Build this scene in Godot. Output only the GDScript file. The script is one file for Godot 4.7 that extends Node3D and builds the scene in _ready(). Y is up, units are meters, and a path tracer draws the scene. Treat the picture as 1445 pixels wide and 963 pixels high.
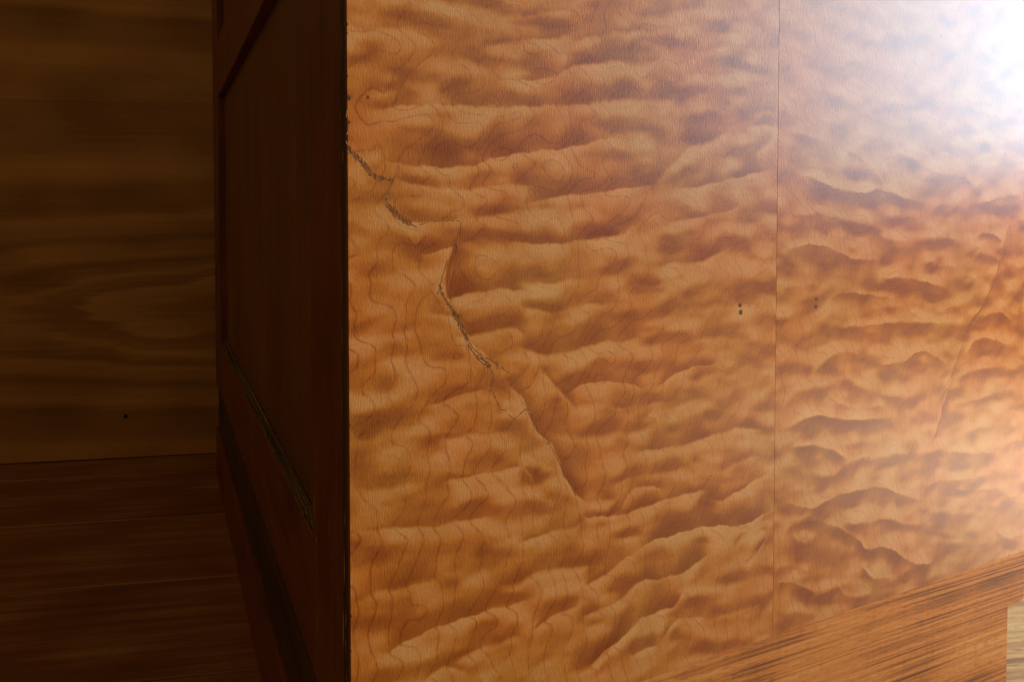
extends Node3D
# A quilted maple cabinet seen close at its corner. World: the front face lies in z = 0 and runs along +x from the corner
# at x = 0, the dark panelled side lies in x = 0 and runs back along -z, the floor is y = 0. Metres.

const ROOM := Vector3(0.9646, 0.0, 0.2637)      # along the back wall and the floor boards
const ROOM_N := Vector3(-0.2637, 0.0, 0.9646)   # from the wall into the room
const WALL_AT := -0.860

func _ready() -> void:
	var cam := Camera3D.new()
	cam.name = "camera"
	add_child(cam)
	cam.transform = Transform3D(Basis(Vector3(0.91319, -0.00152, 0.40753), Vector3(0.01252, 0.99963, -0.02432), Vector3(-0.40735, 0.02731, 0.91287)), Vector3(-0.07218, 0.38600, 0.28946))
	cam.projection = Camera3D.PROJECTION_FRUSTUM
	cam.near = 0.02
	cam.far = 30.0
	cam.set_frustum(0.019734, Vector2(0.0012398, -0.0031045), 0.02, 30.0)
	cam.current = true
	var we := WorldEnvironment.new()
	we.name = "environment"
	var env := Environment.new()
	env.background_mode = Environment.BG_COLOR
	env.background_color = Color(0.165, 0.092, 0.030).linear_to_srgb()
	env.tonemap_mode = Environment.TONE_MAPPER_LINEAR
	env.tonemap_exposure = 1.0
	env.sdfgi_enabled = true
	env.ssao_enabled = true
	env.ssil_enabled = true
	we.environment = env
	add_child(we)
	# daylight from a window in the right-hand wall of the room
	var lamp := AreaLight3D.new()
	lamp.name = "window_light"
	lamp.area_size = Vector2(1.35, 1.35)
	lamp.area_normalize_energy = true
	lamp.light_energy = 12.8
	lamp.light_color = Color(0.68, 0.86, 0.96)
	lamp.area_range = 12.0
	lamp.area_attenuation = 2.0
	lamp.shadow_enabled = true
	add_child(lamp)
	lamp.transform = Transform3D(Basis(Vector3(0.2637, 0, -0.9646), Vector3.UP, ROOM), Vector3(1.88, 1.165, 0.642))

	# a beam of sun through the same window, falling on the floor to the right of the cabinet
	var sun := SpotLight3D.new()
	sun.name = "sunbeam"
	sun.light_energy = 86.0
	sun.light_color = Color(0.93, 0.97, 1.0)
	sun.light_size = 0.02
	sun.spot_range = 12.0
	sun.spot_attenuation = 2.0
	sun.spot_angle = 11.5
	sun.spot_angle_attenuation = 0.8
	sun.shadow_enabled = true
	add_child(sun)
	sun.look_at_from_position(Vector3(2.30, 1.90, 0.64), Vector3(1.22, 0.0, 0.40))

	prepare()
	build_room()
	build_cabinet()

# ------------------------------------------------------------------ helpers

func put(called: String, st: SurfaceTool, mat: Material, parent: Node) -> MeshInstance3D:
	var o := MeshInstance3D.new()
	o.name = called
	o.mesh = st.commit()
	o.material_override = mat
	parent.add_child(o, true)
	return o

func tag(o: Node, label: String, category := "", group := "", kind := "") -> void:
	if label: o.set_meta("label", label)
	if category: o.set_meta("category", category)
	if group: o.set_meta("group", group)
	if kind: o.set_meta("kind", kind)

func new_st() -> SurfaceTool:
	var st := SurfaceTool.new()
	st.begin(Mesh.PRIMITIVE_TRIANGLES)
	return st

func tri(st: SurfaceTool, p: Array, nn: Vector3, uv: Array) -> void:
	var c: Vector3 = (p[1] - p[0]).cross(p[2] - p[0])
	var order := [0, 1, 2] if c.dot(nn) < 0.0 else [0, 2, 1]
	for k in order:
		st.set_normal(nn)
		st.set_uv(uv[k])
		st.add_vertex(p[k])

func quad(st: SurfaceTool, a: Vector3, b: Vector3, c: Vector3, d: Vector3, nn: Vector3, ua: Vector2, ub: Vector2, uc: Vector2, ud: Vector2) -> void:
	tri(st, [a, b, c], nn, [ua, ub, uc])
	tri(st, [a, c, d], nn, [ua, uc, ud])

# texture place of a point on a face: u runs along the grain, v across it; scale in metres per texture
func wood_uv(p: Vector3, nn: Vector3, grain: int, scale: Vector2, off: Vector2) -> Vector2:
	var across := 0
	for k in 3:
		if k != grain and absf(nn[k]) < 0.72:
			across = k
	if absf(nn[grain]) > 0.72:
		var others := [0, 1, 2]
		others.erase(grain)
		return Vector2(p[others[0]] * 0.35 / scale.x, p[others[1]] / scale.y) + off
	return Vector2(p[grain] / scale.x, p[across] / scale.y) + off

# a board from corner a to corner b with chamfered edges, grain along axis 0, 1 or 2
func board(st: SurfaceTool, a: Vector3, b: Vector3, ch: float, grain: int, scale: Vector2, off := Vector2.ZERO) -> void:
	var mid := (a + b) * 0.5
	var h := (b - a) * 0.5
	for ax in 3:
		var i := (ax + 1) % 3
		var j := (ax + 2) % 3
		for s in [-1.0, 1.0]:
			var nn := Vector3.ZERO
			nn[ax] = s
			var q := []
			for k in [[-1, -1], [1, -1], [1, 1], [-1, 1]]:
				var p := mid
				p[ax] += s * h[ax]
				p[i] += k[0] * (h[i] - ch)
				p[j] += k[1] * (h[j] - ch)
				q.append(p)
			quad(st, q[0], q[1], q[2], q[3], nn, wood_uv(q[0], nn, grain, scale, off), wood_uv(q[1], nn, grain, scale, off), wood_uv(q[2], nn, grain, scale, off), wood_uv(q[3], nn, grain, scale, off))
		# the four chamfers that run along ax
		for s in [-1.0, 1.0]:
			for t in [-1.0, 1.0]:
				var q := []
				for e in [[-1.0, 0], [1.0, 0], [1.0, 1], [-1.0, 1]]:
					var p := mid
					p[ax] += e[0] * (h[ax] - ch)
					p[i] += s * (h[i] - (ch if e[1] == 1 else 0.0))
					p[j] += t * (h[j] - (0.0 if e[1] == 1 else ch))
					q.append(p)
				var nn := Vector3.ZERO
				nn[i] = s
				nn[j] = t
				nn = nn.normalized()
				var un := Vector3.ZERO
				un[i if i != grain else j] = s
				quad(st, q[0], q[1], q[2], q[3], nn, wood_uv(q[0], un, grain, scale, off), wood_uv(q[1], un, grain, scale, off), wood_uv(q[2], un, grain, scale, off), wood_uv(q[3], un, grain, scale, off))
	for s in [-1.0, 1.0]:
		for t in [-1.0, 1.0]:
			for r in [-1.0, 1.0]:
				var sg := Vector3(s, t, r)
				var q := []
				for k in 3:
					var p := mid + sg * h
					for m in 3:
						if m != k: p[m] -= sg[m] * ch
					q.append(p)
				tri(st, q, sg.normalized(), [off, off, off])

# ------------------------------------------------------------------ textures

var lut := PackedByteArray()          # linear 0..1 in 4096 steps -> sRGB byte
func prepare() -> void:
	lut.resize(4097)
	for i in 4097:
		lut[i] = int(clampf(Color(i / 4096.0, 0, 0).linear_to_srgb().r, 0, 1) * 255.0 + 0.5)

func noise(seed_: int, freq: float, octaves: int, w: int, h: int, to_w: int, to_h: int, warp := 0.0, warp_freq := 0.01) -> PackedFloat32Array:
	var n := FastNoiseLite.new()
	n.seed = seed_
	n.noise_type = FastNoiseLite.TYPE_SIMPLEX_SMOOTH
	n.frequency = freq
	n.fractal_type = FastNoiseLite.FRACTAL_FBM
	n.fractal_octaves = octaves
	if warp > 0.0:
		n.domain_warp_enabled = true
		n.domain_warp_amplitude = warp
		n.domain_warp_frequency = warp_freq
	var im: Image = n.get_image(w, h, false, false, false)
	im.convert(Image.FORMAT_RF)
	if to_w != w or to_h != h:
		im.resize(to_w, to_h, Image.INTERPOLATE_CUBIC)
	var a := im.get_data().to_float32_array()
	for i in a.size():
		a[i] = a[i] * 2.0 - 1.0
	return a

func tileable(seed_: int, freq: float, octaves: int, w: int, h: int, to_w: int, to_h: int) -> PackedFloat32Array:
	var n := FastNoiseLite.new()
	n.seed = seed_
	n.noise_type = FastNoiseLite.TYPE_SIMPLEX_SMOOTH
	n.frequency = freq
	n.fractal_type = FastNoiseLite.FRACTAL_FBM
	n.fractal_octaves = octaves
	var im: Image = n.get_seamless_image(w, h, false, false, 0.2)
	im.convert(Image.FORMAT_RF)
	if to_w != w or to_h != h:
		im.resize(to_w, to_h, Image.INTERPOLATE_CUBIC)
	var a := im.get_data().to_float32_array()
	for i in a.size():
		a[i] = a[i] * 2.0 - 1.0
	return a

# the maple leaf: 250 mm wide, 410 mm tall, v counted down from y = 0.55
const FW := 500
const FH := 820
const PW := 1000
const PH := 1640
var figure := PackedFloat32Array()    # -1 dark ... 1 light
var ring_lift := PackedFloat32Array()
var cut := PackedFloat32Array()       # cracks, at full size
var side_sign := 1.0                  # 1: dark above an edge; -1: the opened leaf, dark below it
var rng := RandomNumberGenerator.new()

func hermite(pts: Array, k: int, t: float) -> float:
	var n := pts.size() / 2
	var x1: float = pts[k * 2]
	var y1: float = pts[k * 2 + 1]
	var x2: float = pts[k * 2 + 2]
	var y2: float = pts[k * 2 + 3]
	var s := (y2 - y1) / maxf(x2 - x1, 0.01)
	var sa := s
	var sb := s
	if k > 0:
		sa = (y2 - pts[k * 2 - 1]) / maxf(x2 - pts[k * 2 - 2], 0.01)
	if k < n - 2:
		sb = (pts[k * 2 + 5] - y1) / maxf(pts[k * 2 + 4] - x1, 0.01)
	var w := x2 - x1
	var t2 := t * t
	var t3 := t2 * t
	return (2 * t3 - 3 * t2 + 1) * y1 + (t3 - 2 * t2 + t) * w * sa + (3 * t2 - 2 * t3) * y2 + (t3 - t2) * w * sb

func fold(amp: float, da: float, db: float, pts: Array) -> void:
	da *= 1.2
	if side_sign < 0: amp *= 0.95
	var n := pts.size() / 2
	var first: float = pts[0]
	var last: float = pts[n * 2 - 2]
	var wob := rng.randf() * 50.0
	var soft := lerpf(0.4, 2.2, rng.randf() * rng.randf()) + maxf(0.0, 0.9 - amp) * 2.0
	var rag := 0.5 + rng.randf() * 0.7
	var k := 0
	for i in range(maxi(0, ceili((first - 2.0) * 2.0)), mini(FW - 1, floori((last + 2.0) * 2.0)) + 1):
		var u := i * 0.5
		while k < n - 2 and u > pts[k * 2 + 2]: k += 1
		var t: float = (u - pts[k * 2]) / maxf(pts[k * 2 + 2] - pts[k * 2], 0.01)
		var v0 := hermite(pts, k, clampf(t, -0.3, 1.3))
		v0 += sin(u * 0.42 + wob) * 0.35 * rag + sin(u * 1.13 + wob * 2.0) * 0.16 * rag
		var e := clampf((u - first + 2.0) / (0.16 * (last - first) + 2.0), 0, 1) * clampf((last + 2.0 - u) / (0.16 * (last - first) + 2.0), 0, 1)
		e = sqrt(e) * e if e < 0.5 else e
		e *= amp * (0.82 + 0.25 * sin(u * 0.19 + wob * 3.0))
		var up := da if side_sign > 0 else db
		var down := db if side_sign > 0 else da
		up *= 0.85 + 0.3 * sin(u * 0.27 + wob)
		down *= 0.85 + 0.3 * sin(u * 0.23 + wob * 1.7)
		for j in range(maxi(0, int((v0 - up * 2.2) * 2.0)), mini(FH - 1, int((v0 + down * 2.2) * 2.0)) + 1):
			var dv := j * 0.5 - v0
			var g := 0.0
			if dv < 0.0:
				var q := -dv / up
				g = -exp(-q * q * 1.1) * (1.0 - 0.2 * exp(-q * 6.0))
			else:
				var q := dv / down
				g = exp(-q * q * 1.1)
			var step := clampf(absf(dv) / soft, 0.0, 1.0)
			figure[j * FW + i] += (g * step + 0.55 * exp(-(dv - 0.25) * (dv - 0.25) * 6.0) * clampf(amp - 0.6, 0, 1)) * side_sign * e if side_sign > 0 else -g * e * step

# a fold that runs in any direction: dark on the right of its travel, light on the left
func crease(amp: float, width: float, pts: Array) -> void:
	var n := pts.size() / 2
	var lo := Vector2(1e9, 1e9)
	var hi := -lo
	for k in n:
		lo = lo.min(Vector2(pts[k * 2], pts[k * 2 + 1]))
		hi = hi.max(Vector2(pts[k * 2], pts[k * 2 + 1]))
	for j in range(maxi(0, int((lo.y - width * 2) * 2)), mini(FH - 1, int((hi.y + width * 2) * 2)) + 1):
		for i in range(maxi(0, int((lo.x - width * 2) * 2)), mini(FW - 1, int((hi.x + width * 2) * 2)) + 1):
			var p := Vector2(i * 0.5 + 0.9 * sin(j * 0.11) + 0.5 * sin(j * 0.27 + 1.0), j * 0.5 + 0.6 * sin(i * 0.16))
			var best := 1e9
			var sgn := 1.0
			var along := 0.0
			for k in n - 1:
				var a := Vector2(pts[k * 2], pts[k * 2 + 1])
				var b := Vector2(pts[k * 2 + 2], pts[k * 2 + 3])
				var ab := b - a
				var t := clampf((p - a).dot(ab) / ab.length_squared(), 0, 1)
				var dd := p.distance_to(a + ab * t)
				if dd < best:
					best = dd
					sgn = -1.0 if ab.cross(p - a) < 0.0 else 1.0
					along = (k + t) / (n - 1)
			var e := amp * clampf(minf(along, 1.0 - along) * 5.0 + 0.15, 0, 1)
			# with v down, a positive cross product is the right-hand side seen on the panel
			var q := best / (width if sgn < 0 else width * 0.5)
			figure[j * FW + i] += e * (-exp(-q * q * 1.4) if sgn < 0 else 0.7 * exp(-q * q * 1.4)) * clampf(best / 0.6, 0, 1)

func blob(amp: float, u: float, v: float, ru: float, rv: float) -> void:
	for j in range(maxi(0, int((v - rv * 2.4) * 2)), mini(FH - 1, int((v + rv * 2.4) * 2)) + 1):
		for i in range(maxi(0, int((u - ru * 2.4) * 2)), mini(FW - 1, int((u + ru * 2.4) * 2)) + 1):
			var du := (i * 0.5 - u) / ru
			var dv := (j * 0.5 - v) / rv
			figure[j * FW + i] += amp * exp(-(du * du + dv * dv) * 1.3)

func stamp(u: float, v: float, r: float, depth: float) -> void:
	for j in range(maxi(0, int((v - r) * 4)), mini(PH - 1, int((v + r) * 4) + 1) + 1):
		for i in range(maxi(0, int((u - r) * 4)), mini(PW - 1, int((u + r) * 4) + 1) + 1):
			var q := Vector2(i * 0.25 - u, j * 0.25 - v).length() / r
			var c := depth * clampf((1.15 - q) * 3.0, 0, 1)
			if c > cut[j * PW + i]: cut[j * PW + i] = c

var splinters: Array = []             # [u, v, direction, width] along wide cracks, in mm
func crack(width: float, pts: Array) -> void:
	var n := pts.size() / 2
	for k in n - 1:
		var a := Vector2(pts[k * 2], pts[k * 2 + 1])
		var b := Vector2(pts[k * 2 + 2], pts[k * 2 + 3])
		var steps := int(a.distance_to(b) / 0.12) + 1
		for s in steps:
			var p := a.lerp(b, float(s) / steps)
			var e := 0.65 + 0.5 * sin(p.x * 1.7 + p.y * 2.3) * sin(p.x * 0.61 - p.y * 0.9)
			p += Vector2(rng.randf() - 0.5, rng.randf() - 0.5) * width * 0.55
			stamp(p.x, p.y, maxf(0.2, width * (0.42 if width < 1.0 else 0.60) * e * (0.6 + 0.6 * rng.randf())), 0.7 + 0.3 * rng.randf())
			if width > 0.5 and rng.randf() < 0.02 + 0.03 * width:
				splinters.append([p, (b - a).normalized(), width])

func pin(r: float, u: float, v: float) -> void:
	stamp(u, v, r * 1.05, 1.0)
	stamp(u + 0.1, v + 0.15, r * 0.7, 1.6)
	blob(-0.5, u, v, r * 1.6, r * 1.6)

func left_figure() -> void:
	fold(0.4, 3.1, 4.4, [0.8, 85.8, 22.7, 83.2, 35.9, 80.5, 51.5, 79.8])
	fold(0.8, 4.7, 6.7, [62.1, 86, 78.9, 83.1, 93, 80.6, 104.7, 78.4, 116.8, 72.7])
	fold(0.8, 5.2, 6.9, [77.8, 101.6, 96.9, 98.8, 110, 92.6, 118.1, 89.9, 137.9, 88.8])
	fold(0.6, 7.5, 5, [3.7, 112.4, 16.2, 110, 29.1, 106.3, 44.2, 103.2])
	fold(0.75, 8.6, 7.9, [2.1, 120.9, 16.2, 117.6, 35.7, 115.1, 70.8, 113.6, 93.4, 111.8, 134.1, 107.5])
	fold(1.1, 11.2, 7.9, [9.7, 140.4, 22.5, 141.3, 42.4, 142.6, 59.9, 140.8, 70.8, 137.2, 93.4, 133.4, 109.3, 131.1, 131.2, 126.1, 147.2, 121.8])
	fold(0.7, 5.2, 6.5, [19.2, 147.5, 35.6, 150.9, 52.8, 152.6, 70.8, 150.4, 93.5, 148.7])
	fold(0.9, 7, 6.3, [81.9, 158.9, 94.2, 156.8, 104.9, 154.7, 123.7, 153.1, 141.3, 150.7, 156.3, 149, 165.4, 146.7])
	fold(0.8, 6.4, 5.7, [18.5, 166, 28.9, 167, 42.3, 166.7, 52.8, 165.2])
	fold(0.7, 5.4, 6.7, [54.5, 165.5, 67.1, 164.2, 81.9, 162.2, 105.3, 160.2])
	fold(1.0, 7.7, 8.4, [70.7, 174.2, 86.5, 177.1, 105.4, 177.8, 121.7, 175.6, 138.8, 173.7, 147.5, 170.2])
	fold(0.8, 7, 4.5, [30.5, 179.2, 36.2, 180.9, 42.3, 179.8, 49.2, 177.7])
	fold(0.9, 8.6, 7.3, [44, 202, 54.8, 200.2, 71.8, 198.7, 86.5, 200.1])
	fold(0.7, 3.8, 3.8, [37.1, 207.7, 43.9, 209, 50.9, 211.7])
	fold(0.9, 7.4, 7.4, [49.1, 219.7, 63.4, 218.8, 76.7, 217.1, 85.8, 220.4])
	fold(1.0, 10.5, 8.4, [76.7, 222.4, 88.1, 229.1, 101.1, 232.2, 115.7, 230.6, 130.4, 228.6, 145.6, 229, 156.9, 226.2])
	fold(0.7, 5.5, 5.5, [78.2, 204.4, 89.6, 208.4, 101.4, 210.4, 117.7, 209.3, 138.5, 208.2])
	fold(0.7, 6.3, 6.9, [83.9, 195.9, 97.4, 197.8, 109.4, 196.3, 121.8, 195.3])
	fold(0.7, 6.9, 6.2, [93.6, 238.1, 103.5, 248.1, 114.6, 259.5])
	fold(0.9, 7.9, 7.1, [108, 252.1, 117.8, 248.5, 128.8, 248.2, 144.9, 250.5, 157, 254.7])
	fold(0.8, 9.4, 6.5, [93.6, 267.8, 109.7, 273.4, 126.3, 275.6, 137.5, 275.6, 152.6, 276.5, 167.8, 272])
	fold(0.5, 7.4, 6.1, [1.2, 257.7, 7.5, 260.4, 15.4, 259.6])
	fold(0.8, 4.6, 6.5, [35.3, 250, 45.2, 247.9, 54.7, 245.7, 64.5, 245.1])
	fold(0.8, 3, 5.3, [40.3, 264.8, 46.6, 265.3, 59.3, 266, 71.4, 266.6, 78.9, 266.9])
	fold(0.6, 5.2, 5.2, [35.3, 230.8, 45.6, 229.8, 56.2, 231.4, 63.4, 234.7])
	fold(0.55, 8.1, 6.8, [0, 216.1, 9.3, 217.7, 20.5, 215.7, 35.4, 214.3])
	fold(0.5, 6.3, 7.5, [0.1, 191.3, 12.6, 189.9, 28.8, 189.2, 42.3, 187.8])
	fold(1.0, 3.3, 7.2, [42, 284.8, 52.5, 285.2, 60, 285.4, 72.5, 285, 85.1, 284.5])
	fold(0.8, 9, 7.7, [-0.6, 300.5, 14.2, 301.7, 28.7, 303.5, 38.8, 305.4, 48.2, 304.8, 62.6, 305.8, 72.5, 304.9])
	fold(0.5, 7.6, 6.9, [-0.4, 280.8, 12.1, 283.5, 25.1, 283.7, 39.2, 284.7])
	fold(0.8, 4.9, 6.3, [80.1, 321.7, 89, 321, 100.9, 319.5, 113.1, 319.3, 120.2, 317])
	fold(0.85, 11.5, 8.3, [-0.8, 333.2, 8.7, 329.8, 22.9, 329.2, 36.4, 328.9, 48.2, 328.2, 56.4, 326.7])
	fold(1.0, 7.6, 7.6, [65.1, 339.6, 80.1, 341.3, 89, 339.1, 98.5, 338.3, 110.7, 339.9, 121.9, 339.7, 131.8, 340])
	fold(1.1, 10.5, 7.2, [13.3, 359.3, 19.8, 356.6, 28.5, 354, 39.7, 351.9, 53.8, 351.1, 67.3, 350.3, 79, 350.7, 89, 349.9])
	fold(0.9, 4.9, 6.3, [90.6, 366, 98.5, 362.3, 109.5, 360.3, 116.1, 359.4])
	fold(1.0, 8, 6.7, [45.6, 370.6, 55.2, 368.8, 65.1, 368.1, 77.4, 366.5, 85.1, 367.4])
	fold(0.8, 6.5, 6.5, [33.8, 374.6, 39.7, 372.3, 45.6, 371.3, 55.9, 377.4])
	fold(1.0, 10.8, 7.2, [109.6, 393, 120.4, 392.7, 129, 390.6, 139.4, 384.9, 145.2, 381.1])
	fold(1.0, 7.3, 7.3, [117.8, 350.4, 129.7, 348.7, 139.7, 344.2, 147.2, 341.3, 151.7, 341.1])
	fold(1.0, 8.8, 8.1, [117.8, 364.8, 131, 365.1, 142.8, 362.7, 150.4, 356.9, 155, 355.3])
	fold(0.9, 4.3, 5.8, [118.1, 314.9, 133.8, 317.4, 141.7, 315.1])
	fold(0.9, 5.2, 4.4, [140.4, 316.3, 147, 308.6, 155.1, 305.5, 169, 309.3])
	fold(1.1, 5.3, 8.3, [130.8, 317.9, 138.2, 318.5, 157.9, 316.8, 173.3, 315.3, 191.2, 314.5, 199.6, 313.5])
	fold(1.0, 5.6, 7.2, [195.7, 318.4, 209.9, 322, 223.9, 319.1, 236.2, 315, 247.7, 312.7])
	fold(0.6, 4.8, 6.4, [208.2, 305.4, 216.4, 303.9, 225.3, 301.6, 238.2, 301.1])
	fold(1.3, 12.6, 9.4, [148.5, 341.2, 159.4, 336.3, 173.5, 335.6, 191.4, 334.8, 208.5, 336.4, 224.2, 339.3, 236.5, 337.1, 248, 334.3])
	fold(1.0, 5.6, 7.3, [218.5, 351.2, 225.9, 346.5, 233.4, 346, 246.5, 346.8])
	fold(0.8, 4.9, 4.9, [228.2, 361.6, 235.7, 358.3, 243.3, 350.7])
	fold(1.1, 12.3, 8.4, [150, 356.1, 158.6, 355.8, 168.9, 357.2, 185.2, 356.9, 195, 352.7, 202.6, 351.1])
	fold(1.1, 12.2, 7.6, [150.1, 377.1, 156, 375.9, 166.2, 374.6, 177.1, 374.1, 181.9, 369.4, 189.2, 366])
	fold(1.1, 11.8, 7.3, [124.3, 392.3, 134.2, 386.1, 144.7, 382.5, 153.7, 376.5])
	fold(0.8, 8.4, 6.9, [169.1, 389.5, 175.8, 384.2, 182, 382.2, 198.9, 385.9])
	fold(0.9, 8.2, 3.7, [147.9, 393.8, 155.7, 392.9, 165.4, 392.7])
	fold(0.6, 4.4, 4.4, [135.2, 329.7, 144, 329.6, 155.3, 332.1])
	fold(0.9, 9.2, 7.6, [163.9, 191, 178, 189.6, 192.5, 189.3, 202.3, 186.1, 214.5, 181.7])
	fold(0.8, 6.5, 6.5, [118.8, 176.6, 131.5, 176.1, 141.4, 174.4, 148.9, 169.8])
	fold(0.45, 6, 6, [152.2, 200.5, 170.5, 199.5, 184.7, 197.8])
	fold(0.55, 7, 7.8, [187.5, 231.5, 204.8, 230.8, 222.9, 233.3])
	fold(0.9, 7.6, 6.9, [162.1, 256, 173.7, 250.1, 186.6, 246.3, 206.5, 245.4])
	fold(0.6, 10, 6.9, [175.7, 266.2, 193.2, 264.3, 206.2, 267])
	fold(1.0, 7.8, 8.5, [145.1, 286.5, 167.9, 287.9, 187, 287.5, 200.4, 285.4, 213.6, 284.4, 220.9, 283.4, 245.7, 287.4])
	fold(0.4, 8.7, 5.5, [205, 248.8, 220.5, 249, 233.2, 247])
	fold(0.7, 5, 6.4, [109.1, 80.4, 122.6, 76.6, 136.5, 72.7, 155.8, 69.6, 171.8, 67.5])
	fold(1.0, 8.5, 5.7, [111.2, 92.5, 122.7, 89.5, 136.6, 87.5, 163.2, 85.2, 168.6, 81.8])
	fold(1.0, 8.7, 6.6, [107.2, 112, 122.7, 108.6, 136.7, 106.3, 156, 104.7, 169.7, 104.1, 180, 100.1])
	fold(0.7, 11.5, 8.4, [176.9, 124.5, 186.5, 125.6, 198.7, 124.7, 213.8, 118.6])
	fold(0.9, 11.3, 8.3, [160.8, 144.2, 171.4, 140.6, 182.2, 131.3, 193.8, 126, 205.7, 123.6])
	fold(0.9, 6.9, 8.5, [170.1, 148.8, 184.3, 150.1, 203.9, 146.3, 232.8, 140.7, 249.1, 137.9])
	fold(0.7, 7, 6.2, [169.3, 168.1, 192.2, 165.2, 212.2, 161.8, 222.5, 159.4])
	fold(0.6, 6.4, 5.6, [230.3, 107.6, 239.4, 105.5, 250.3, 106.4])
	fold(0.6, 5.6, 5.6, [229.3, 114.7, 240, 113.4, 250.4, 114.5])
	fold(0.6, 8, 4.8, [232.7, 129.2, 240.2, 124.9, 246.6, 118.7])
	fold(0.5, 5.4, 6.2, [174.2, 73.9, 193.3, 76.5, 213.2, 72.3, 239.4, 71.4])
	fold(0.5, 6.3, 6.3, [179, 88.3, 198.4, 89.7, 223.7, 86.1, 247.8, 85])
	fold(0.5, 6.2, 5.5, [67.2, 74.2, 81.9, 69.9, 105.1, 65.8, 125.5, 62.1])
	fold(0.6, 7.5, 7.5, [142.5, 63.6, 160.3, 62.3, 183.5, 55.9, 198, 52.7])
	fold(0.6, 7, 7, [165.9, 211.2, 187.3, 214.6, 209.7, 213.6, 241.4, 217.7])
	fold(0.5, 7.5, 6, [154.9, 269.7, 166.3, 267.4, 180.5, 267.5])
	fold(0.7, 6, 6, [135.1, 301.5, 148.3, 299.2, 166.6, 300.6, 185.7, 301.2])
	fold(0.6, 6.2, 6.2, [70.7, 296.5, 82, 296.3, 93.7, 299.7, 103.6, 304.2])
	fold(0.6, 8.1, 6.6, [134.9, 261.8, 152.6, 262.8, 171, 262.2])
	fold(0.6, 8, 6.4, [206.5, 387, 222.1, 387.5, 241, 387])
	fold(0.5, 6.1, 6.8, [70.7, 327, 82, 327.6, 93.7, 327.5])
	crease(0.7, 9.7, [51.3, 168.7, 49.2, 179, 42.9, 193.3, 49.2, 208.1, 59, 225.1, 77.1, 238.6])
	crease(0.95, 6.9, [75.2, 239.8, 80.1, 248, 86.6, 256.3, 90.5, 263.6, 94.4, 269.3, 99.6, 276.2, 105.6, 286.5, 111.8, 298.1, 118.9, 308.9])
	crease(0.7, 4.4, [34.9, 173.6, 32.2, 177.1, 29.5, 174.8])
	crease(0.8, 5.6, [107.7, 291.4, 113, 300.1, 118.9, 307.5])
	crease(0.7, 4.1, [84.3, 285.7, 90.5, 288.8, 93.7, 294.1])
	blob(0.6, 35.7, 122, 22, 3.8)
	blob(-0.9, 40.7, 133.8, 14.3, 3.8)
	blob(0.5, 49.3, 151.7, 16.1, 2.6)
	blob(0.5, 21.1, 91.6, 10.5, 4.3)
	blob(-0.5, 22.6, 101.2, 11.1, 2.8)
	blob(0.6, 92.4, 199.7, 4.8, 4.1)
	blob(0.6, 126.5, 310.2, 7.2, 2.1)
	blob(0.7, 145.4, 332.4, 6.6, 2.2)
	blob(0.7, 157.1, 395.5, 5.2, 2.6)
	blob(0.5, 45.8, 152.7, 1.9, 1.6)
	blob(-0.7, 92.9, 289.1, 2.7, 3.1)
	blob(0.5, 8.5, 242.6, 6.7, 4.9)
	blob(-0.6, 6.5, 257.8, 6.7, 4.3)
	blob(-0.7, 2.7, 269.6, 9.1, 9.1)
	blob(-0.5, -0.5, 290.6, 4.3, 7.3)
	blob(-0.5, 8.6, 342.3, 12.4, 9.3)
	blob(0.4, 22.1, 209.6, 12.5, 12.5)
	blob(-0.7, 70.7, 161.9, 9.9, 3)
	blob(-0.5, 37.2, 177.2, 5.1, 2.9)
	blob(-0.6, 54.5, 197, 9.7, 4.5)
	blob(-0.5, 35.3, 251.9, 19.1, 3.2)
	blob(-0.4, 21.6, 329.5, 18.9, 7.9)
	blob(0.5, 70.7, 293.1, 20, 4.7)
	blob(-0.5, 170.6, 215.2, 22.4, 4.5)
	blob(0.4, 214.6, 194.2, 15.7, 5.5)
	blob(-0.4, 215, 225.7, 15.7, 4.7)
	blob(0.4, 225.9, 266.4, 11.9, 6.4)
	blob(-0.5, 130.7, 284.8, 17.9, 5.7)
	blob(0.4, 42, 291.6, 16.1, 3.2)
	blob(-0.5, 72.6, 254.6, 2.7, 3.3)
	blob(0.6, 75.2, 253.3, 1.7, 2)
	crack(0.6, [0.3, 118, 0.7, 129.9, 0.5, 133.8])
	crack(1.7, [0.2, 134.4, 2.6, 137.6, 7.2, 141.4, 9.7, 145.3, 12.8, 147.6, 16.3, 148.2])
	crack(1.2, [16.3, 148.2, 20.5, 148.7])
	crack(0.8, [20.2, 149.3, 18.5, 153.7, 17.2, 158])
	crack(1.8, [17.5, 159.2, 20.1, 162, 24, 165.1, 27.9, 167.6])
	crack(0.7, [27.9, 167.6, 31.5, 169.5])
	crack(0.2, [32.9, 168.3, 36.9, 167])
	crack(0.2, [39.6, 166.7, 43, 166.4])
	crack(0.2, [45.8, 166.4, 49.2, 166.5])
	crack(0.2, [50.6, 166.5, 52.7, 166.8])
	crack(0.6, [52.7, 167.1, 52, 173.2, 50.3, 179.7, 49.6, 182.9])
	crack(0.3, [49.2, 183.5, 45.7, 185, 43.6, 191.7, 41.9, 198, 40.9, 199.9])
	crack(1.1, [42.3, 195.8, 44.3, 201.3, 48.1, 207])
	crack(1.6, [48.1, 207, 50.9, 211.4, 53.4, 216.5, 56.2, 221.9])
	crack(0.8, [56.2, 221.9, 59, 225.7, 63, 229.3])
	crack(0.9, [56.2, 223.8, 59, 227.7, 61.9, 230.6])
	crack(1.9, [61.2, 229.5, 64.8, 232.8, 67, 234.3])
	crack(0.7, [65.2, 230.5, 70.7, 233.7, 77.1, 238.6])
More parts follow.
